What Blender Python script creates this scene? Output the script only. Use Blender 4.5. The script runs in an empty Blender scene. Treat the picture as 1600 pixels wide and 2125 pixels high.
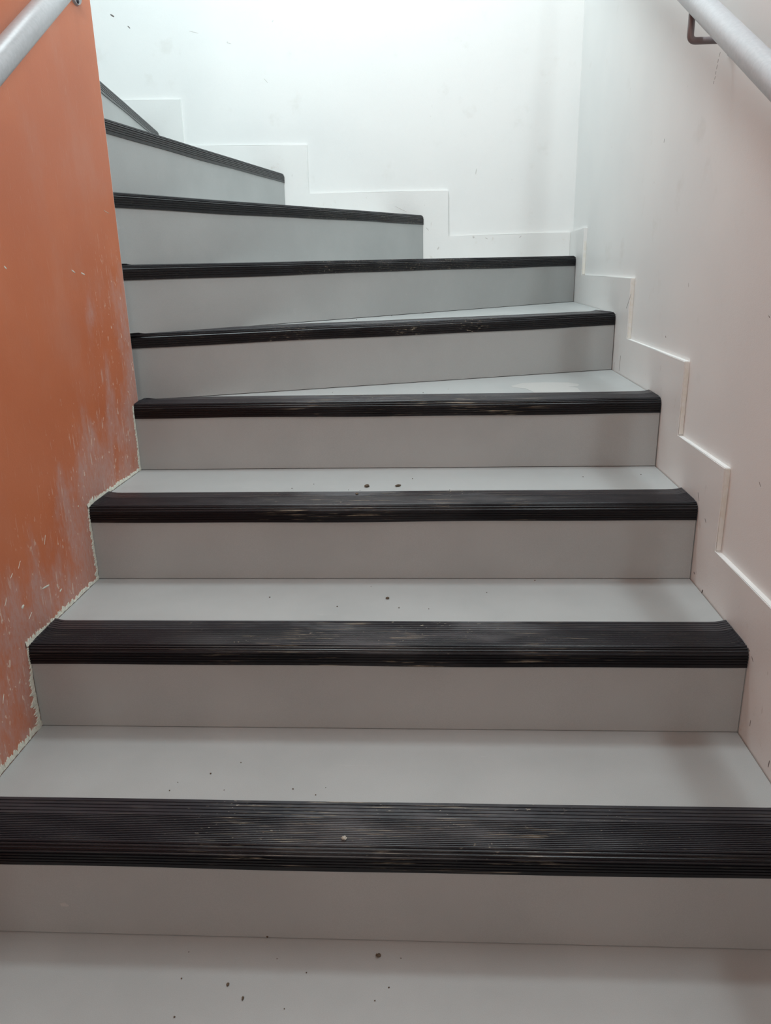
import bpy, bmesh, math, random
from mathutils import Vector, Matrix
random.seed(7)
sc = bpy.context.scene
COL = sc.collection

# ------------------------------------------------------------------ camera
PITCH, ROLL, YAW, FPX, EYE = 0.3129, -0.02216, 0.05995, 1607.2, 1.01725
cy_, sy_ = math.cos(YAW), math.sin(YAW)
fwd = Vector((-sy_ * math.cos(PITCH), cy_ * math.cos(PITCH), -math.sin(PITCH)))
rgt = Vector((cy_, sy_, 0.0))
up = rgt.cross(fwd)
c_, s_ = math.cos(ROLL), math.sin(ROLL)
r2 = c_ * rgt + s_ * up
u2 = -s_ * rgt + c_ * up
M = Matrix((r2, u2, -fwd)).transposed().to_4x4()
M.translation = Vector((0, 0, EYE))
cd = bpy.data.cameras.new('camera')
cam = bpy.data.objects.new('camera', cd)
COL.objects.link(cam)
cam.matrix_world = M
cd.sensor_fit = 'HORIZONTAL'
cd.sensor_width = 36.0
cd.lens = FPX / 1600.0 * 36.0
cd.clip_start = 0.02
sc.camera = cam

# ------------------------------------------------------------------ view
vs = sc.view_settings
vs.view_transform = 'Standard'
vs.look = 'None'
vs.gamma = 1.0
vs.use_curve_mapping = False
vs.exposure = 0.1

# ------------------------------------------------------------------ lights
w = bpy.data.worlds.new('world')
sc.world = w
w.use_nodes = True
w.node_tree.nodes['Background'].inputs[0].default_value = (0.6, 0.65, 0.7, 1)
w.node_tree.nodes['Background'].inputs[1].default_value = 0.05


def lamp_point(name, loc, power, color, radius):
    l = bpy.data.lights.new(name, 'POINT')
    l.energy = power
    l.color = color
    l.shadow_soft_size = radius
    o = bpy.data.objects.new(name, l)
    o.location = loc
    COL.objects.link(o)
    return o


def lamp_area(name, loc, target, size, power, color, spread=math.pi):
    l = bpy.data.lights.new(name, 'AREA')
    l.shape = 'DISK'
    l.size = size
    l.energy = power
    l.color = color
    l.spread = spread
    o = bpy.data.objects.new(name, l)
    o.location = loc
    o.rotation_euler = (Vector(target) - Vector(loc)).to_track_quat('-Z', 'Y').to_euler()
    COL.objects.link(o)
    return o


# the narrow tube lamp on the right wall, running along the flight above the handrail
tl = lamp_area('wall_lamp_light', (0.552, 1.30, 2.28), (-0.3, 1.3, 1.1), 0.045, 9.6, (0.84, 0.96, 1.0))
tl.data.shape = 'RECTANGLE'
tl.data.size = 0.045
tl.data.size_y = 0.9
tz = -(Vector((-0.3, 1.3, 1.1)) - Vector((0.552, 1.30, 2.28))).normalized()
ty = Vector((0, 1, 0))
tl.rotation_euler = Matrix((ty.cross(tz), ty, tz)).transposed().to_euler()
# the cool ceiling lamp above the turn of the stairs
lamp_area('ceiling_lamp_light', (-0.38, 2.15, 3.45), (-0.42, 3.4, 2.15), 0.85, 44.0, (0.83, 0.965, 1.0))
# the lamp of the lower flight
lamp_area('lower_lamp_light', (-0.50, -1.3, 2.1), (0.45, 1.5, 0.9), 0.5, 15.0, (1.0, 0.97, 0.92))


# ------------------------------------------------------------------ helpers
def new_obj(name, bm, mat, parent=None, smooth=False):
    me = bpy.data.meshes.new(name)
    bmesh.ops.recalc_face_normals(bm, faces=bm.faces[:])
    bm.to_mesh(me)
    bm.free()
    if smooth:
        for p in me.polygons:
            p.use_smooth = True
    if mat:
        me.materials.append(mat)
    o = bpy.data.objects.new(name, me)
    COL.objects.link(o)
    if parent:
        o.parent = parent
        o.matrix_parent_inverse = Matrix.Translation(-Vector(parent.location))
    return o


def empty(name, loc):
    o = bpy.data.objects.new(name, None)
    o.location = loc
    o.empty_display_size = 0.05
    COL.objects.link(o)
    return o


def tag(o, label=None, cat=None, group=None, kind=None):
    if label: o['label'] = label
    if cat: o['category'] = cat
    if group: o['group'] = group
    if kind: o['kind'] = kind
    return o


def prism(bm, pts, z0, z1):
    """extrude an xy polygon from z0 to z1"""
    a = [bm.verts.new((p[0], p[1], z0)) for p in pts]
    b = [bm.verts.new((p[0], p[1], z1)) for p in pts]
    bm.faces.new(a)
    bm.faces.new(b)
    n = len(pts)
    for i in range(n):
        bm.faces.new((a[i], a[(i + 1) % n], b[(i + 1) % n], b[i]))


def slab(bm, pts3, off):
    """polygon of 3-D points extruded by the vector off"""
    a = [bm.verts.new(p) for p in pts3]
    b = [bm.verts.new(Vector(p) + Vector(off)) for p in pts3]
    bm.faces.new(a)
    bm.faces.new(b)
    n = len(a)
    for i in range(n):
        bm.faces.new((a[i], a[(i + 1) % n], b[(i + 1) % n], b[i]))


def box(bm, lo, hi):
    prism(bm, [(lo[0], lo[1]), (hi[0], lo[1]), (hi[0], hi[1]), (lo[0], hi[1])], lo[2], hi[2])


def bevel(bm, w, seg=2):
    bmesh.ops.bevel(bm, geom=bm.edges[:], offset=w, segments=seg, affect='EDGES', profile=0.5)


def tube(bm, path, rad, seg=24, caps=True):
    rings = []
    n = len(path)
    path = [Vector(p) for p in path]
    prev = None
    for i, p in enumerate(path):
        if i == 0: t = path[1] - p
        elif i == n - 1: t = p - path[i - 1]
        else: t = (path[i + 1] - p).normalized() + (p - path[i - 1]).normalized()
        t.normalize()
        if prev is None:
            a = t.orthogonal().normalized()
        else:
            a = (prev - t * prev.dot(t)).normalized()
        prev = a
        b = t.cross(a)
        r = rad[i] if isinstance(rad, (list, tuple)) else rad
        rings.append([bm.verts.new(p + r * (math.cos(2 * math.pi * k / seg) * a + math.sin(2 * math.pi * k / seg) * b)) for k in range(seg)])
    for i in range(n - 1):
        for k in range(seg):
            bm.faces.new((rings[i][k], rings[i][(k + 1) % seg], rings[i + 1][(k + 1) % seg], rings[i + 1][k]))
    if caps:
        bm.faces.new(rings[0])
        bm.faces.new(rings[-1])


def fillet(pts, r, n=6):
    """round the corners of a polyline"""
    out = [Vector(pts[0])]
    for i in range(1, len(pts) - 1):
        p, a, b = Vector(pts[i]), Vector(pts[i - 1]), Vector(pts[i + 1])
        d1, d2 = (a - p), (b - p)
        rr = min(r, d1.length * .45, d2.length * .45)
        q1, q2 = p + d1.normalized() * rr, p + d2.normalized() * rr
        for k in range(n + 1):
            t = k / n
            out.append((1 - t) ** 2 * q1 + 2 * t * (1 - t) * p + t * t * q2)
    out.append(Vector(pts[-1]))
    return out


# ------------------------------------------------------------------ materials
def mat_new(name):
    m = bpy.data.materials.new(name)
    m.use_nodes = True
    nt = m.node_tree
    b = nt.nodes['Principled BSDF']
    return m, nt, b


class NT:
    """tiny node helper"""
    def __init__(s, nt): s.nt = nt
    def n(s, t, **kw):
        x = s.nt.nodes.new(t)
        for k, v in kw.items(): setattr(x, k, v)
        return x
    def link(s, a, b): s.nt.links.new(a, b)
    def coord(s): return s.n('ShaderNodeTexCoord').outputs['Object']
    def mapping(s, src, scale=(1, 1, 1), loc=(0, 0, 0)):
        m = s.n('ShaderNodeMapping'); m.inputs['Scale'].default_value = scale; m.inputs['Location'].default_value = loc
        s.link(src, m.inputs['Vector']); return m.outputs[0]
    def noise(s, src, scale, detail=3, rough=.55):
        m = s.n('ShaderNodeTexNoise'); m.inputs['Scale'].default_value = scale
        m.inputs['Detail'].default_value = detail; m.inputs['Roughness'].default_value = rough
        s.link(src, m.inputs['Vector']); return m.outputs['Fac']
    def ramp(s, src, a, b, ca=0.0, cb=1.0):
        m = s.n('ShaderNodeMapRange'); m.inputs[1].default_value = a; m.inputs[2].default_value = b
        m.inputs[3].default_value = ca; m.inputs[4].default_value = cb
        m.interpolation_type = 'SMOOTHSTEP'
        s.link(src, m.inputs[0]); return m.outputs[0]
    def math(s, op, a, b=None):
        m = s.n('ShaderNodeMath', operation=op)
        for i, v in enumerate((a, b)):
            if v is None: continue
            if isinstance(v, (int, float)): m.inputs[i].default_value = v
            else: s.link(v, m.inputs[i])
        return m.outputs[0]
    def mix(s, f, a, b):
        m = s.n('ShaderNodeMix', data_type='RGBA')
        if isinstance(f, (int, float)): m.inputs[0].default_value = f
        else: s.link(f, m.inputs[0])
        for i, v in ((6, a), (7, b)):
            if isinstance(v, tuple): m.inputs[i].default_value = (*v, 1) if len(v) == 3 else v
            else: s.link(v, m.inputs[i])
        return m.outputs[2]
    def bump(s, h, bsdf, strength=.2, dist=.001):
        m = s.n('ShaderNodeBump'); m.inputs['Strength'].default_value = strength; m.inputs['Distance'].default_value = dist
        s.link(h, m.inputs['Height']); s.link(m.outputs[0], bsdf.inputs['Normal'])


def painted_white():
    m, nt, b = mat_new('white_wall_paint'); k = NT(nt); c = k.coord()
    big = k.noise(c, 2.2, 2)
    col = k.mix(k.ramp(big, .35, .7), (.84, .84, .825), (.80, .805, .795))
    # faint grubby smudges and tiny specks
    sm = k.math('MULTIPLY', k.ramp(k.noise(c, 9, 4, .6), .60, .78), .16)
    col = k.mix(sm, col, (.50, .45, .38))
    sp = k.math('MULTIPLY', k.ramp(k.noise(k.mapping(c, (1, 1, .6), (3, 1, 7)), 55, 2, .5), .765, .80), .35)
    col = k.mix(sp, col, (.25, .22, .2))
    k.link(col, b.inputs['Base Color'])
    b.inputs['Roughness'].default_value = .48
    b.inputs['Specular IOR Level'].default_value = .35
    h = k.math('ADD', k.noise(c, 420, 2), k.math('MULTIPLY', k.noise(c, 60, 3), .8))
    k.bump(h, b, .22, .0008)
    return m


def painted_trim():
    m, nt, b = mat_new('white_trim_paint'); k = NT(nt); c = k.coord()
    # scuffs: brown scrapes and thin streaks
    s1 = k.math('MULTIPLY', k.ramp(k.noise(k.mapping(c, (1, 1, 1), (5, 2, 1)), 14, 6, .7), .60, .74), .38)
    s2 = k.math('MULTIPLY', k.ramp(k.noise(k.mapping(c, (40, 40, 9), (0, 0, 3)), 2.2, 3, .6), .70, .76), .40)
    col = k.mix(k.ramp(k.noise(c, 3, 2), .3, .7), (.83, .83, .815), (.79, .79, .775))
    col = k.mix(s1, col, (.50, .40, .30))
    col = k.mix(s2, col, (.32, .27, .22))
    k.link(col, b.inputs['Base Color'])
    b.inputs['Roughness'].default_value = .42
    h = k.math('ADD', k.noise(c, 300, 2), k.noise(k.mapping(c, (1, 1, 6)), 40, 2))
    k.bump(h, b, .15, .0008)
    return m


def orange_paint():
    m, nt, b = mat_new('orange_wall_paint'); k = NT(nt); c = k.coord()
    at = k.n('ShaderNodeAttribute', attribute_name='near_step')
    near = at.outputs['Fac']
    col = k.mix(k.ramp(k.noise(c, 3.5, 3), .3, .7), (.60, .180, .078), (.54, .150, .062))
    # rubbed chalky patches near the steps
    nz = k.noise(k.mapping(c, (1, 1.1, .5), (2, 9, 4)), 8.0, 6, .66)
    rub = k.ramp(k.math('ADD', nz, k.math('MULTIPLY', near, .30)), .58, .80)
    fine = k.ramp(k.noise(k.mapping(c, (1, 3.2, 1), (0, 5, 0)), 60, 4, .7), .30, .62, .45, 1.0)
    rub = k.math('MULTIPLY', k.math('MULTIPLY', rub, fine), k.ramp(near, 0, .35))
    col = k.mix(k.math('MULTIPLY', rub, .85), col, (.54, .33, .29))
    # faint general rubbing
    gen = k.ramp(k.noise(k.mapping(c, (1, 1, .6), (7, 3, 4)), 5.5, 5, .6), .5, .8)
    col = k.mix(k.math('MULTIPLY', gen, .20), col, (.58, .36, .29))
    # fine scratches, mostly upright
    scr = k.ramp(k.noise(k.mapping(c, (1, 55, 7), (0, 3, 1)), 2.4, 4, .7), .615, .67)
    scr = k.math('MULTIPLY', scr, k.math('MULTIPLY', k.math('ADD', near, .08), .75))
    col = k.mix(scr, col, (.72, .60, .52))
    # small pale nicks
    nk = k.ramp(k.noise(k.mapping(c, (1, 1, .7), (1, 5, 2)), 85, 2, .5), .685, .72)
    nk = k.math('MULTIPLY', nk, k.math('ADD', k.math('MULTIPLY', near, .9), .0))
    col = k.mix(nk, col, (.78, .66, .56))
    k.link(col, b.inputs['Base Color'])
    b.inputs['Roughness'].default_value = .46
    b.inputs['Specular IOR Level'].default_value = .4
    h = k.math('ADD', k.noise(c, 350, 2), k.noise(c, 45, 3))
    k.bump(h, b, .2, .0008)
    return m


def vinyl(name, c1, c2):
    m, nt, b = mat_new(name); k = NT(nt); c = k.coord()
    col = k.mix(k.ramp(k.noise(c, 3.0, 4, .6), .35, .68), c1, c2)
    fine = k.ramp(k.noise(k.mapping(c, (1, 1, 1)), 900, 2), .3, .7)
    col = k.mix(k.math('MULTIPLY', fine, .14), col, (.16, .16, .16))
    # light scuffs
    sf = k.math('MULTIPLY', k.ramp(k.noise(k.mapping(c, (1, 5, 3), (4, 0, 2)), 7, 5, .65), .66, .76), .14)
    col = k.mix(sf, col, (.6, .6, .6))
    k.link(col, b.inputs['Base Color'])
    b.inputs['Roughness'].default_value = .5
    b.inputs['Specular IOR Level'].default_value = .4
    k.bump(k.noise(c, 650, 2), b, .12, .0005)
    return m


def rubber():
    m, nt, b = mat_new('black_ribbed_rubber'); k = NT(nt)
    c = k.coord()
    sep = k.n('ShaderNodeSeparateXYZ'); k.link(c, sep.inputs[0])
    # where feet land: the middle of each tread, dustier
    dist = k.math('ABSOLUTE', k.math('ADD', sep.outputs[0], .07))
    mid = k.ramp(dist, .12, .48, 1.0, .12)
    edge = k.n('ShaderNodeAttribute', attribute_name='flat_part').outputs['Fac']
    haze = k.math('MULTIPLY', k.ramp(k.noise(k.mapping(c, (1, 3, 3), (1, 1, 1)), 5.0, 5, .65), .38, .72), mid)
    haze = k.math('MULTIPLY', haze, k.math('ADD', k.math('MULTIPLY', edge, .75), .10))
    col = k.mix(k.math('MULTIPLY', edge, .9), (.0045, .0045, .0065), (.025, .024, .030))
    col = k.mix(k.math('MULTIPLY', haze, .95), col, (.155, .158, .168))
    # dust caught in the grooves: long thin streaks
    st = k.ramp(k.noise(k.mapping(c, (9, 260, 260), (3, 0, 0)), 1.0, 4, .7), .57, .66)
    st = k.math('MULTIPLY', st, k.math('MULTIPLY', mid, k.ramp(k.noise(c, 6, 3), .38, .58)))
    col = k.mix(k.math('MULTIPLY', st, .75), col, (.42, .36, .27))
    sp = k.math('MULTIPLY', k.ramp(k.noise(k.mapping(c, (.5, 1, 1)), 230, 2, .5), .68, .72), k.math('MULTIPLY', k.math('MULTIPLY', mid, edge), k.ramp(k.noise(k.mapping(c, (1, 1, 1), (8, 2, 5)), 9, 3), .48, .62)))
    col = k.mix(k.math('MULTIPLY', sp, .8), col, (.55, .50, .40))
    k.link(col, b.inputs['Base Color'])
    r = k.ramp(haze, 0, .6, .30, .60)
    k.link(r, b.inputs['Roughness'])
    b.inputs['Specular IOR Level'].default_value = .36
    k.bump(k.noise(k.mapping(c, (.4, 1, 1)), 500, 3), b, .18, .0004)
    return m


def simple(name, col, rough=.5, metal=0.0, bump=0.0, scale=200, var=None):
    m, nt, b = mat_new(name); k = NT(nt); c = k.coord()
    if var:
        k.link(k.mix(k.ramp(k.noise(c, scale, 4, .6), .35, .65), col, var), b.inputs['Base Color'])
    else:
        b.inputs['Base Color'].default_value = (*col, 1)
    b.inputs['Roughness'].default_value = rough
    b.inputs['Metallic'].default_value = metal
    if bump: k.bump(k.noise(c, scale, 3), b, bump, .0006)
    return m


WHITE = painted_white()
TRIM = painted_trim()
ORANGE = orange_paint()
TREAD = vinyl('grey_vinyl_sheet', (.445, .457, .452), (.405, .417, .413))
RUBBER = rubber()
RAILPAINT = simple('grey_rail_paint', (.41, .42, .44), .34, 0, .35, 130, (.37, .38, .40))
BRACKET = simple('taupe_bracket_paint', (.20, .17, .175), .45, 0, .2, 160)
SCREW = simple('dark_screw_metal', (.06, .065, .08), .35, .6)
PLASTER = simple('cream_plaster', (.76, .77, .68), .8, 0, .6, 160, (.62, .63, .55))
CREAM = simple('yellowed_paint', (.79, .785, .75), .6, 0, .3, 60, (.74, .72, .65))
CRUMB = simple('brown_dirt', (.14, .10, .065), .9, 0, .5, 400, (.07, .055, .04))
PEB = simple('pale_grit', (.52, .49, .42), .8, 0, .4, 400, (.36, .33, .28))
MARK = simple('dark_scuff', (.16, .14, .13), .8)
FAINT = simple('faint_scuff', (.60, .58, .56), .7)
CEIL = simple('ceiling_paint', (.78, .79, .79), .8)

# ------------------------------------------------------------------ layout
H = 0.17
XL, XR, YB = -0.757, 0.5714, 3.3546      # left wall face, right skirting face, back skirting face
TS = 0.012                               # skirting thickness
XW, YW = XR + TS, YB + TS                # right and back wall faces
YE = 1.972                               # end of the orange wall
WT = 0.13                                # its thickness
G = 0.0022

# riser lines: (left point, right point)
RISER = {
    0: ((XL, 0.620), (XR, 0.622)),
    1: ((XL, 0.9465), (XR, 0.9525)),
    2: ((XL, 1.2705), (XR, 1.2765)),
    3: ((XL, 1.6016), (XR, 1.6060)),
    4: ((XL, 1.9310), (XR, 1.9330)),
    5: ((XL - .040, 1.994), (XR, 2.4780)),
    6: ((XL - .026, 1.977), (XR, 3.2050)),
    7: ((XL - .020, 1.976), (-0.022, YB)),
    8: ((XL - .030, 1.976), (-0.581, YB)),
    9: ((-0.868, 1.976), (-1.077, YB)),
    10: ((-1.02, 1.980), (-1.66, YB)),
}
# floor outline of each tread (from its riser line backwards to beyond the next riser line)
TREADPOLY = {}
for i in (0, 1, 2, 3):
    a, b = RISER[i]; c, d = RISER[i + 1]
    TREADPOLY[i] = [a, b, (d[0], d[1] + .02), (c[0], c[1] + .02)]
TREADPOLY[4] = [RISER[4][0], RISER[4][1], (XR, RISER[5][1][1] + .02), (XL - .03, YE + .05), (XL - .03, YE + .002), (XL, YE + .002)]
TREADPOLY[5] = [RISER[5][0], RISER[5][1], (XR, RISER[6][1][1] + .02), (XL - .004, YE + .065)]
TREADPOLY[6] = [RISER[6][0], RISER[6][1], (XR, YB), (-.04, YB), (XL - .004, YE + .07)]
TREADPOLY[7] = [RISER[7][0], RISER[7][1], (-.60, YB), (XL - .03, YE + .04)]
TREADPOLY[8] = [RISER[8][0], RISER[8][1], (-1.10, YB), (-.89, YE + .008)]
TREADPOLY[9] = [RISER[9][0], RISER[9][1], (-1.68, YB), (-1.04, YE + .008)]
TREADPOLY[10] = [(-1.02, YE + .008), RISER[10][1], (-2.40, YB), (-2.40, YE + .008)]


# ------------------------------------------------------------------ structure
def stair_profile_left():
    """outline of the steps on the orange wall: list of (y, z)"""
    pts = [(0.62, -0.17), (0.62, 0.0)]
    for i in (1, 2, 3, 4):
        y = RISER[i][0][1]
        pts += [(y, (i - 1) * H), (y, i * H)]
    pts += [(YE, 4 * H), (YE, 5 * H)]
    return pts


def seg_dist(py, pz, a, b):
    ay, az = a; by, bz = b
    dy, dz = by - ay, bz - az
    L = dy * dy + dz * dz
    t = 0 if L == 0 else max(0, min(1, ((py - ay) * dy + (pz - az) * dz) / L))
    return math.hypot(py - ay - t * dy, pz - az - t * dz)


PROF = stair_profile_left()

# orange wall: finely divided face so that wear near the steps can be stored on it
bm = bmesh.new()
Y0, Z0, ZT = -1.6, -0.4, 3.95
ys = [Y0 + i * .05 for i in range(int((0.6 - Y0) / .05))]
y = 0.6
while y < YE - .004:
    ys.append(y); y += .012
ys += [YE - .003]
zs = [Z0 + i * .012 for i in range(int((1.75 - Z0) / .012))]
z = 1.75
while z < ZT:
    zs.append(z); z += .1
zs.append(ZT)
lay = bm.verts.layers.float.new('near_step')
grid = [[bm.verts.new((XL, yy, zz)) for zz in zs] for yy in ys]
near = {}
for i, yy in enumerate(ys):
    for j, zz in enumerate(zs):
        if yy < .5 or zz > 1.6: v = 0.0
        else:
            d = min(seg_dist(yy, zz, PROF[q], PROF[q + 1]) for q in range(len(PROF) - 1))
            v = max(0.0, 1.0 - d / .30)
            d2 = math.hypot(yy - YE, 0) if .5 < zz < 1.0 else 9
            v = max(v, .8 * max(0, 1 - d2 / .10) * max(0, 1 - abs(zz - .75) / .35))
        near[grid[i][j]] = v
for i in range(len(ys) - 1):
    for j in range(len(zs) - 1):
        bm.faces.new((grid[i][j], grid[i + 1][j], grid[i + 1][j + 1], grid[i][j + 1]))
for v, val in near.items(): v[lay] = val
# back, end, with a small bevel at the corner
def strip(a, b):
    va = [bm.verts.new((a[0], a[1], zz)) for zz in (Z0, ZT)]
    vb = [bm.verts.new((b[0], b[1], zz)) for zz in (Z0, ZT)]
    bm.faces.new((va[0], vb[0], vb[1], va[1]))
strip((XL - WT, YE), (XL - WT, Y0))
strip((XL - WT, Y0), (XL, Y0))
wall_left = new_obj('wall_left', bm, ORANGE)
tag(wall_left, 'orange painted wall with scratches and chalky rubbed patches beside the steps', 'wall', kind='structure')
# white end face of the wall with its rounded arris
bm = bmesh.new()
arr = [(XL, YE - .003), (XL - .0004, YE - .0012), (XL - .0012, YE - .0004), (XL - .003, YE), (XL - WT, YE)]
for q in range(len(arr) - 1): strip(arr[q], arr[q + 1])
tag(new_obj('wall_end_face', bm, WHITE, wall_left), 'white end face of the orange wall')

# right wall
bm = bmesh.new()
box(bm, (XW, Y0 - .3, -0.5), (XW + .12, YW + .12, ZT))
wall_right = new_obj('wall_right', bm, WHITE)
tag(wall_right, 'off-white painted wall on the right of the stairs', 'wall', kind='structure')
# back wall
bm = bmesh.new()
box(bm, (-2.5, YW, -0.2), (XW, YW + .12, ZT))
wall_back = new_obj('wall_back', bm, WHITE)
tag(wall_back, 'bright white painted wall behind the turning steps', 'wall', kind='structure')
# enclosure of the stairwell outside the frame
bm = bmesh.new()
box(bm, (-2.62, YE, -0.2), (-2.5, YW + .12, ZT))
tag(new_obj('wall_far_left', bm, WHITE), 'white wall closing the upper flight', 'wall', kind='structure')
bm = bmesh.new()
box(bm, (-2.5, YE - .1, -0.2), (XL - WT - .002, YE - .002, ZT))
tag(new_obj('wall_inner', bm, WHITE), 'white wall along the inner side of the upper flight', 'wall', kind='structure')
bm = bmesh.new()
box(bm, (XL - WT, Y0 - .42, -0.5), (XW + .12, Y0 - .3, ZT))
tag(new_obj('wall_front', bm, WHITE), 'white wall behind the viewer', 'wall', kind='structure')
bm = bmesh.new()
box(bm, (-2.62, Y0 - .42, ZT), (XW + .12, YW + .12, ZT + .1))
tag(new_obj('ceiling', bm, CEIL), 'white ceiling above the stairwell', 'ceiling', kind='structure')
bm = bmesh.new()
box(bm, (XL - WT, Y0 - .42, -0.27), (XW + .1, 0.60, -0.17))
tag(new_obj('floor', bm, TREAD), 'grey landing floor below the first step', 'floor', kind='structure')


# ------------------------------------------------------------------ skirting
def skirt(name, outline, axis, face, label):
    """outline: list of (s, z) polygon; axis 'y' = on the right wall, 'x' = on the back wall"""
    bm = bmesh.new()
    if axis == 'y':
        slab(bm, [(face, s, z) for s, z in outline], (TS + .004, 0, 0))
    else:
        slab(bm, [(s, face, z) for s, z in outline], (0, TS + .004, 0))
    bmesh.ops.bevel(bm, geom=bm.edges[:], offset=.0014, segments=2, affect='EDGES')
    o = new_obj(name, bm, TRIM)
    return tag(o, label, 'skirting', kind='structure')


SR = [(0.30, 0.113)]           # above the landing / lowest visible step
SR = [(0.20, -0.057), (0.51, -0.055), (0.51, .112), (0.838, .112), (0.838, .283), (1.163, .283), (1.163, .450),
      (1.490, .448), (1.488, .622), (1.790, .620), (1.787, .790), (2.325, .788), (2.325, .958), (3.075, .952),
      (3.068, 1.120), (YB + .004, 1.114)]
low = [(YB + .004, .82), (3.22, .82), (3.22, .80), (2.49, .64), (1.95, .50), (1.62, .30), (1.29, .12), (0.96, -.03), (0.63, -.2), (0.20, -.2)]
skirt('trim_right', SR + low, 'y', XR, 'white stepped skirting following the steps up the right wall')
SB = [(XR + .0005, 1.114), (0.079, 1.108), (0.079, 1.283), (-0.484, 1.283), (-0.482, 1.465), (-0.978, 1.474), (-0.975, 1.642),
      (-1.55, 1.648), (-1.55, 1.815), (-2.4, 1.815)]
lowb = [(-2.4, 1.5), (-1.6, 1.4), (-1.1, 1.30), (-.62, 1.1), (-.06, .95), (XR + .0005, .95)]
skirt('trim_back', SB + lowb, 'x', YB, 'white stepped skirting following the steps along the back wall')

# ------------------------------------------------------------------ steps
RISE_T = .014
NOSE_W = .112        # depth of the nosing on the tread
LIP = .034


def nosing_profile():
    """(u, z, flat) u = distance behind the front face, z relative to the tread top; closed outline"""
    P = []
    th = .0022
    # rear feather edge
    P.append((NOSE_W, 0.0002, 1)); P.append((NOSE_W - .0005, th, 1))
    u = NOSE_W - .0012
    # five broad ribs
    for k in range(5):
        P += [(u, th, 1), (u - .0060, th, 1), (u - .0064, th - .0015, .6), (u - .0076, th - .0015, .6)]
        u -= .0080
    # fine ribs up to where the front curve starts
    R = .012
    while u > R + .001:
        P += [(u, th - .0003, 1), (u - .0008, th, 1), (u - .0018, th - .0002, 1), (u - .0023, th - .0017, .3), (u - .0036, th - .0017, .3)]
        u -= .0040
    # front curve with bolder ribs, then the lip
    n = 4
    cyc = []
    L = math.pi / 2 * (R + th)
    for k in range(n):
        for (f, dr) in ((0, 0), (.25, .0007), (.5, 0), (.62, -.0018), (.88, -.0018)):
            a = (k + f) / n * math.pi / 2
            rr = R + th + dr
            cyc.append((R - rr * math.sin(a), -R + rr * math.cos(a), .3))
    P += cyc
    x0 = -th
    z = -R
    while z > -LIP + .0115:
        P += [(x0 - .0006, z, 0), (x0 - .0006, z - .003, 0), (x0 + .0010, z - .0035, 0), (x0 + .0010, z - .0046, 0)]
        z -= .0052
    P += [(x0 - .0002, z, 0), (x0 - .0002, -LIP, 0), (0.0, -LIP, 0), (0.0, -R * .9, 0)]
    # inner side
    P += [(R * .3, -R * .3, 0), (R * .9, 0.0, 0)]
    return P


NP = nosing_profile()


def make_nosing(i, parent, poly_len_end=.010):
    a, b = Vector(RISER[i][0]).to_3d(), Vector(RISER[i][1]).to_3d()
    d = (b - a); L = d.length; d.normalize()
    nrm = Vector((-d.y, d.x, 0))       # pointing back into the tread
    z = i * H
    e = .0012
    ss = [e, e + .003, .012, .022, .035]
    nmid = 26
    ss += [.05 + (L - .10) * q / nmid for q in range(nmid + 1)]
    ss += [L - .035, L - .022, L - .012, L - e - .003, L - e]
    rnd = random.Random(i * 13 + 5)
    ph = [rnd.uniform(0, 6.28) for _ in range(3)]
    # where the ends meet a wall at an angle, shear the end to the wall
    bm = bmesh.new()
    lay = bm.verts.layers.float.new('flat_part')
    rings = []
    for s in ss:
        endd = min(s - e, L - e - s)
        curl = max(0.0, 1 - endd / .03) ** 2
        wob = .0010 * math.sin(s * 5.1 + ph[0]) + .0006 * math.sin(s * 13 + ph[1])
        if i >= 6 and s > L / 2: curl = 0
        ring = []
        for (u, zz, fl) in NP:
            lift = curl * .0035 * min(1, max(0, (u + .002) / .03))
            back = curl * .0025 * min(1, max(0, (u - .006) / .02))
            f = s / L
            p = a + d * s + nrm * (u + back)
            # clamp to walls
            if i <= 4:
                p.x = max(p.x, XL + .001)
                p.x = min(p.x, XR - .001)
            elif i <= 6:
                p.x = min(p.x, XR - .001)
            if i >= 5: p.y = min(p.y, YB - .001)
            # the rear edge is trimmed along the next riser
            if 4 <= i <= 9:
                n0, n1 = Vector(RISER[i + 1][0]).to_3d(), Vector(RISER[i + 1][1]).to_3d()
                nd = (n1 - n0).normalized(); nn = Vector((-nd.y, nd.x, 0))
                dd = (p - n0).dot(nn)
                if dd > -.0006 and u > .004: p -= nn * (dd + .0006)
            # run the rear edge out to the right wall when the line is oblique
            v = bm.verts.new((p.x, p.y, z + zz + lift + (wob if zz < -.03 else wob * .25)))
            v[lay] = fl
            ring.append(v)
        rings.append(ring)
    n = len(NP)
    for q in range(len(rings) - 1):
        for k in range(n):
            bm.faces.new((rings[q][k], rings[q][(k + 1) % n], rings[q + 1][(k + 1) % n], rings[q + 1][k]))
    bm.faces.new(rings[0]); bm.faces.new(rings[-1])
    return new_obj('nosing', bm, RUBBER, parent)


TB = .012            # the tread boards start this far behind the riser line, under the nosing


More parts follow.
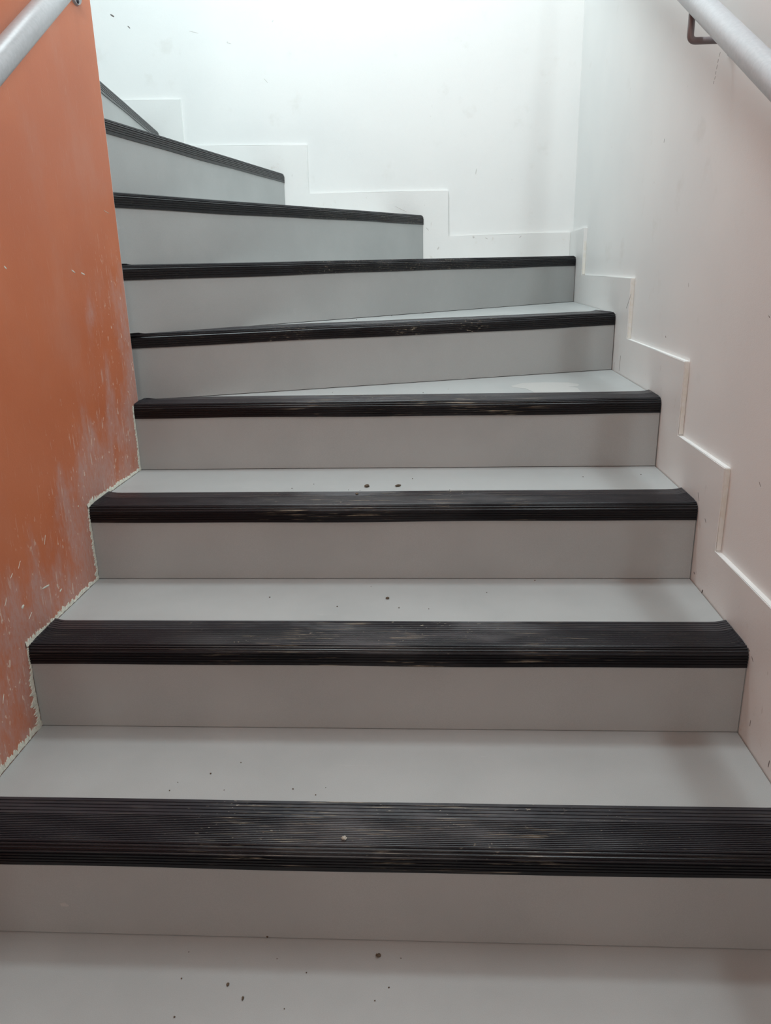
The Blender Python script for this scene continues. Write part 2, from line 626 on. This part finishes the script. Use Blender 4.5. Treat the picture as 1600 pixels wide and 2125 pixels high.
STEP_LABEL = {
    0: 'grey vinyl step at the bottom edge of the photo, with loose crumbs on it',
    1: 'nearest grey step whose wide black ribbed nosing runs from edge to edge of the photo',
    2: 'grey vinyl step above the nearest one, its worn black nosing ending at both walls',
    3: 'grey step with two large brown crumbs lying on its tread',
    4: "grey step at the orange wall's end, its wedge tread carrying a pale smear",
    5: 'slanting grey step directly above the wedge tread with the pale smear',
    6: 'turning grey step at eye level, its black nosing ending in the far right corner',
    7: 'turning grey step whose black nosing slopes down to end mid back wall',
    8: 'narrower turning grey step above, its nosing ending left of centre on the back wall',
    9: 'highest visible turning step, a grey sliver with thin steep nosing',
    10: 'grey step at the head of the turn, hidden behind the orange wall',
}
for i in range(0, 11):
    a, b = RISER[i]
    st = empty('stair_step', ((a[0] + b[0]) / 2, (a[1] + b[1]) / 2, max(i - 1, -1) * H))
    tag(st, STEP_LABEL[i], 'step', 'steps of the turning staircase')
    st['step_no'] = i
    # tread: thin slab
    bm = bmesh.new()
    poly = [list(p) for p in TREADPOLY[i]]
    inset = []
    if i <= 9:
        q0, q1 = Vector(a), Vector(b)
        dn = (q1 - q0).normalized(); dn = Vector((-dn.y, dn.x)) * TB
        for q, e0 in ((0, q0), (1, q1)):
            pn = e0 + dn
            poly[q] = [e0.x, pn.y] if i <= 4 or (q == 1 and i <= 6) else [pn.x, min(pn.y, YB)]
    for p in poly:
        x = p[0]
        if abs(x - XR) < 1e-6: x = XR - G
        if abs(x - XL) < 1e-6: x = XL + G * .6
        yv = p[1]
        if abs(yv - YB) < 1e-6: yv = YB - G * .5
        inset.append((x, yv))
    prism(bm, inset, i * H - .028, i * H)
    new_obj('tread', bm, TREAD, st)
    # riser board
    A, B = Vector(a), Vector(b)
    d = (B - A).normalized(); nb = Vector((-d.y, d.x)) * RISE_T
    A2, B2 = A + d * G * .5, B - d * G
    bm = bmesh.new()
    prism(bm, [A2, B2, B2 + nb, A2 + nb], (i - 1) * H + G * .7, i * H - .026)
    # front skin meets the underside of the nosing
    new_obj('riser', bm, TREAD, st)
    make_nosing(i, st)

# ------------------------------------------------------------------ handrails
def handrail(label, path, r, brackets, side, wallx):
    root = empty('handrail', path[0])
    tag(root, label, 'handrail', 'wall handrails')
    bm = bmesh.new()
    tube(bm, fillet(path, .08, 8), r, 40)
    new_obj('rail', bm, RAILPAINT, root, smooth=True)
    for (yb, zarm, zrail, xr_) in brackets:
        bm = bmesh.new()
        pts = [(wallx + side * .004, yb, zarm), (xr_, yb, zarm), (xr_, yb, zrail - r * .6)]
        tube(bm, fillet(pts, .012, 6), .0065, 16)
        br = new_obj('bracket', bm, BRACKET, root, smooth=True)
        bm = bmesh.new()
        bmesh.ops.create_cone(bm, cap_ends=True, segments=36, radius1=.030, radius2=.028, depth=.005,
                              matrix=Matrix.Translation((wallx + side * .0025, yb, zarm)) @ Matrix.Rotation(side * math.pi / 2, 4, 'Y'))
        new_obj('wall_plate', bm, RAILPAINT, br)
        for (dy, dz) in ((0, -.021), (-.018, .011), (.018, .011)):
            bm = bmesh.new()
            bmesh.ops.create_uvsphere(bm, u_segments=14, v_segments=8, radius=.0058,
                                      matrix=Matrix.Translation((wallx + side * .005, yb + dy, zarm + dz)) @ Matrix.Diagonal((.6, 1, 1, 1)))
            new_obj('screw', bm, SCREW, br, smooth=True)
    return root


def rrail(y):   # right rail centre line
    return (.5085 - .014 * (y - 1.3), y, 1.256 + .53 * (y - 1.3))


handrail('thick grey painted tube handrail on the white right wall', [rrail(-1.2), rrail(1.3), rrail(2.95)], .022,
         [(0.35, rrail(.35)[2] - .071, rrail(.35)[2], rrail(.35)[0]), (1.717, 1.406, rrail(1.717)[2], .5005), (2.75, rrail(2.75)[2] - .071, rrail(2.75)[2], rrail(2.75)[0])], -1, XW)


def lrail(y): return (-.6805, y, 1.360 + .64 * (y - 1.4))


handrail('thick grey painted tube handrail on the orange left wall', [lrail(-.9), lrail(1.4), lrail(1.96)], .022,
         [(0.45, lrail(.45)[2] - .085, lrail(.45)[2], -.6805), (1.885, 1.585, lrail(1.885)[2], -.6805)], 1, XL)


# ------------------------------------------------------------------ pixel ray helper for small marks lying on known planes
def ray(px, py):
    return (r2 * ((px - 800) / FPX) + u2 * ((1062.5 - py) / FPX) + fwd)


def on(px, py, axis, val):
    d = ray(px, py); c = Vector((0, 0, EYE))
    return c + d * ((val - c[axis]) / d[axis])


# plaster edge left where the orange paint stops above the steps
bm = bmesh.new()
rnd = random.Random(3)


def wob(s, seed):
    return (math.sin(s * 91 + seed) + .7 * math.sin(s * 233 + seed * 2.1) + .6 * math.sin(s * 517 + seed * 1.3) + .5 * math.sin(s * 1130 + seed)) / 2.8


runs = []
# (start(y,z), end(y,z), offset direction, width at start, width at end)
yr = {i: RISER[i][0][1] for i in range(0, 5)}
for i in (1, 2, 3, 4):
    z0, z1 = (i - 1) * H, i * H
    wb = {1: .014, 2: .024, 3: .013, 4: .012}[i]
    wt = {1: .006, 2: .004, 3: .006, 4: .005}[i]
    runs.append(((yr[i], z0), (yr[i], z1), (-1, 0), wb, wt))
for i in (1, 2, 3):
    z0 = i * H
    runs.append(((yr[i] - .006, z0), (yr[i + 1], z0), (0, 1), {1: .011, 2: .012, 3: .014}[i], {1: .015, 2: .008, 3: .007}[i]))
runs.append(((.62, 0), (yr[1], 0), (0, 1), .008, .008))
for (p, q, off, w0, w1) in runs:
    L = math.hypot(q[0] - p[0], q[1] - p[1])
    n = int(L / .0012)
    prev = None
    jit = 0.0
    sd = rnd.uniform(0, 6)
    for k in range(n + 1):
        t = k / n
        ww = w0 + (w1 - w0) * t
        s = t * L
        jit = jit * .62 + .38 * rnd.uniform(-1, 1) if k else 0.0
        ww = max(.0008, ww * (.9 + .42 * wob(s * .55, sd) + .75 * jit))
        if off[0] != 0: ww *= (1 - .0 * t)
        y_, z_ = p[0] + (q[0] - p[0]) * t, p[1] + (q[1] - p[1]) * t
        a0 = bm.verts.new((XL + .0002, y_, z_))
        a1 = bm.verts.new((XL + .0022, y_ + off[0] * ww * .25, z_ + off[1] * ww * .25))
        a2 = bm.verts.new((XL + .0010, y_ + off[0] * ww * .93, z_ + off[1] * ww * .93))
        a3 = bm.verts.new((XL - .0002, y_ + off[0] * ww, z_ + off[1] * ww))
        cur = (a0, a1, a2, a3)
        if prev:
            for m_ in range(3):
                bm.faces.new((prev[m_], cur[m_], cur[m_ + 1], prev[m_ + 1]))
        prev = cur
pe = new_obj('plaster_edge', bm, PLASTER, wall_left)
tag(pe, 'ragged cream plaster line where the orange paint ends')

# ------------------------------------------------------------------ marks on walls
def streak(pts, width, mat, parent, axis, lift, name='scuff_mark'):
    """thin raised mark along pts lying on a plane perpendicular to axis"""
    bm = bmesh.new()
    nrm = Vector((0, 0, 0)); nrm[axis] = lift
    rows = []
    pts = [Vector(p) for p in pts]
    for k, p in enumerate(pts):
        t = (pts[min(k + 1, len(pts) - 1)] - pts[max(k - 1, 0)]).normalized()
        side = t.cross(nrm.normalized())
        ww = width * (.35 + .65 * math.sin(math.pi * (k + .5) / len(pts)))
        rows.append([bm.verts.new(p + side * ww * .5), bm.verts.new(p + nrm), bm.verts.new(p - side * ww * .5)])
    for k in range(len(rows) - 1):
        for m_ in range(2):
            bm.faces.new((rows[k][m_], rows[k + 1][m_], rows[k + 1][m_ + 1], rows[k][m_ + 1]))
    return new_obj(name, bm, mat, parent)


def pxs(points, axis, val, n=6):
    out = []
    for a, b in zip(points[:-1], points[1:]):
        for k in range(n):
            t = k / n
            out.append(on(a[0] + (b[0] - a[0]) * t, a[1] + (b[1] - a[1]) * t, axis, val))
    out.append(on(points[-1][0], points[-1][1], axis, val))
    return out


for pts, wd, mt in (([(229, 30), (237, 35)], .006, MARK), ([(265, 54), (270, 59)], .004, MARK),
                    ([(392, 64), (412, 69)], .002, FAINT), ([(470, 88), (480, 91)], .002, FAINT),
                    ([(548, 163), (556, 172)], .002, FAINT), ([(989, 350), (987, 362)], .003, FAINT)):
    streak(pxs(pts, 1, YW), wd, mt, wall_back, 1, -.0006)
for pts, wd, mt in (([(1379, 288), (1378, 296)], .0016, MARK), ([(1595, 655), (1598, 660)], .002, MARK),
                    ([(1381, 697), (1382, 701)], .003, MARK), ([(1576, 1000), (1578, 1010)], .0016, MARK)):
    streak(pxs(pts, 0, XW), wd, mt, wall_right, 0, -.0005)
# the broken thin line below the bracket
ln = [(1495, 108), (1491, 122), (1489, 134), (1486, 148), (1485, 158), (1482, 168), (1480, 177)]
for a, b in zip(ln[:-1], ln[1:]):
    b2 = (a[0] + (b[0] - a[0]) * .7, a[1] + (b[1] - a[1]) * .7)
    streak(pxs([a, b2], 0, XW), .0010, MARK, wall_right, 0, -.0004, 'pencil_line')
# dark nicks on the skirting
trim_r = bpy.data.objects['trim_right']; trim_b = bpy.data.objects['trim_back']
for pts, wd in (([(1463, 1076), (1465, 1085)], .0022), ([(1449, 1022), (1451, 1040)], .002), ([(1552, 1345), (1556, 1352)], .004),
                ([(1560, 1362), (1563, 1374)], .0022), ([(1597, 1578), (1594, 1592)], .003), ([(1558, 1495), (1556, 1507)], .0014),
                ([(1459, 1224), (1456, 1230)], .005), ([(1440, 1187), (1441, 1192)], .004), ([(1288, 738), (1285, 770)], .0016),
                ([(1275, 752), (1274, 768)], .0016), ([(1310, 610), (1300, 640)], .0010)):
    streak(pxs(pts, 0, XR), wd, MARK, trim_r, 0, -.0006)
for pts, wd in (([(984, 491), (981, 493)], .010), ([(1007, 493), (1012, 496)], .003), ([(1078, 493), (1082, 489)], .004),
                ([(884, 472), (890, 478)], .003), ([(908, 518), (911, 512)], .005), ([(820, 428), (845, 440)], .002)):
    streak(pxs(pts, 1, YB), wd, FAINT, trim_b, 1, -.0006)
# pale chips in the orange paint
for pts, wd in (([(45, 1262), (50, 1256)], .007), ([(88, 1222), (102, 1214)], .004), ([(124, 1228), (128, 1222)], .004),
                ([(162, 1052), (163, 1049)], .004), ([(150, 1210), (152, 1232)], .0016), ([(8, 1440), (6, 1460)], .0022),
                ([(22, 1200), (26, 1190)], .0016), ([(38, 1180), (42, 1164)], .0012), ([(168, 566), (176, 570)], .003),
                ([(148, 560), (156, 566)], .003), ([(8, 552), (14, 558)], .003), ([(10, 1258), (14, 1240)], .0012),
                ([(60, 1285), (66, 1270)], .0012), ([(215, 436), (226, 443)], .0014), ([(92, 1130), (94, 1110)], .0012)):
    streak(pxs(pts, 0, XL), wd, PLASTER, wall_left, 0, .0006, 'paint_chip')
# yellowed joint where the skirting's upright edges meet the wall
bm = bmesh.new()
for (yy, z0, z1) in ((1.163, .287, .448), (1.489, .452, .620), (1.7885, .624, .788), (2.325, .792, .956), (3.0715, .956, 1.118)):
    box(bm, (XR + .0022, yy - .0016, z0), (XW - .0005, yy + .002, z1))
new_obj('caulk_bead', bm, CREAM, trim_r)

def patch(outline_px, axis, val, lift, mat, parent, name):
    bm = bmesh.new()
    nrm = Vector((0, 0, 0)); nrm[axis] = lift
    pts = [on(x, y_, axis, val) for x, y_ in outline_px]
    slab(bm, [p + nrm * .1 for p in pts], nrm)
    return new_obj(name, bm, mat, parent)


SMEAR = vinyl('pale_residue', (.53, .52, .50), (.50, .495, .48))
steps = {}
for o in bpy.data.objects:
    if o.name.startswith('stair_step'): steps[round(o['step_no'])] = o
    if 'step_no' in o: pass
treads = {n_: [c for c in o.children if c.name.startswith('tread')][0] for n_, o in steps.items()}
pt = patch([(1060, 801), (1085, 795), (1130, 793.5), (1180, 794), (1200, 797), (1203, 800), (1195, 802), (1180, 802.2), (1198, 805), (1207, 814), (1110, 815), (1090, 806), (1065, 804)],
           2, 4 * H, .0003, SMEAR, treads[4], 'residue_smear')
tag(pt, 'pale shiny residue smear')
rs1 = [c for c in steps[1].children if c.name.startswith('riser')][0]
pm = patch([(124, 1875), (134, 1873), (143, 1879), (140, 1881), (128, 1880)], 1, .9472, -.0004, SMEAR, rs1, 'scuff_mark')
for n_, o in steps.items(): del o['step_no']

# ------------------------------------------------------------------ crumbs
def lump(name, p, size, mat, seed, stretch=(1, 1, .6), rot=0.0):
    r_ = random.Random(seed)
    bm = bmesh.new()
    bmesh.ops.create_icosphere(bm, subdivisions=2, radius=size)
    for v in bm.verts:
        v.co *= 1 + r_.uniform(-.28, .28)
        v.co = Vector((v.co.x * stretch[0], v.co.y * stretch[1], v.co.z * stretch[2]))
    zmin = min(v.co.z for v in bm.verts)
    for v in bm.verts: v.co.z -= zmin
    o = new_obj(name, bm, mat)
    o.location = p
    o.rotation_euler = (0, 0, rot)
    return o


def crumb_at(px, py, step, size, label, mat=CRUMB, dz=0.0, stretch=(1, 1, .6), rot=0.0, name='dirt_crumb', group='loose dirt crumbs on the steps'):
    p = on(px, py, 2, step * H + dz)
    o = lump(name, p, size, mat, int(px * 7 + py), stretch, rot)
    return tag(o, label, 'crumb', group)


crumb_at(762, 1011, 3, .0048, 'left one of two large brown crumbs on the middle tread', stretch=(1.2, 1.0, .7), rot=.5)
crumb_at(826, 1010, 3, .0048, 'right one of two large brown crumbs on the middle tread, long and jagged', stretch=(1.6, .6, .6), rot=.3)
crumb_at(741, 1026, 3, .0034, 'dark crumb lying on the edge of the black nosing below the large brown crumbs', dz=.002)
crumb_at(804, 1243, 2, .0030, 'single brown crumb alone near the middle of the second full tread', stretch=(1.3, .9, .7))
crumb_at(785, 1985, 0, .0036, 'largest dark crumb on the bottom tread, near the middle')
crumb_at(555, 1945, 0, .0026, 'dark crumb touching the bottom riser seam', stretch=(.8, 1.1, .8))
crumb_at(473, 2044, 0, .0024, 'dark crumb on the bottom tread left of the middle', stretch=(.8, 1.2, .7))
crumb_at(504, 2073, 0, .0024, 'dark crumb low on the bottom tread, below left of the middle', stretch=(.7, 1.3, .7))
crumb_at(714, 1742, 1, .0040, 'pale round stone chip stuck in the nearest black nosing', mat=PEB, dz=.002, name='grit_stone', group='pale grit')
tiny = {
    0: [(778, 2077), (590, 2094), (362, 2111), (832, 1989), (807, 2050), (636, 2019), (575, 1990), (377, 2031), (392, 1976)],
    1: [(352, 1641), (465, 1640), (676, 1635), (655, 1650), (437, 1606), (369, 1624), (500, 1583), (608, 1638)],
    2: [(700, 1259), (828, 1262), (890, 1264), (560, 1240), (770, 1218), (1110, 1205), (1010, 1230)],
    3: [(723, 1017), (747, 1018), (651, 1005), (856, 994), (933, 1017), (1210, 990), (606, 1014), (1330, 985)],
    4: [(878, 815), (690, 815), (930, 808), (600, 822)],
    5: [(813, 656), (848, 651), (878, 651), (740, 664)],
}
where = {0: 'tiny dark speck of dirt on the bottom tread', 1: 'tiny dark speck of dirt on the tread behind the nearest nosing',
         2: 'tiny dark speck of dirt on the second full tread', 3: 'tiny dark speck on the tread with the two large brown crumbs',
         4: 'tiny dark speck on the wedge tread with the pale smear', 5: 'tiny dark speck on the narrow eye-level wedge tread'}
for s, lst in tiny.items():
    for q, (px, py) in enumerate(lst):
        crumb_at(px, py, s, random.uniform(.0008, .0016), where[s], group=where[s].replace('tiny dark speck', 'specks'))
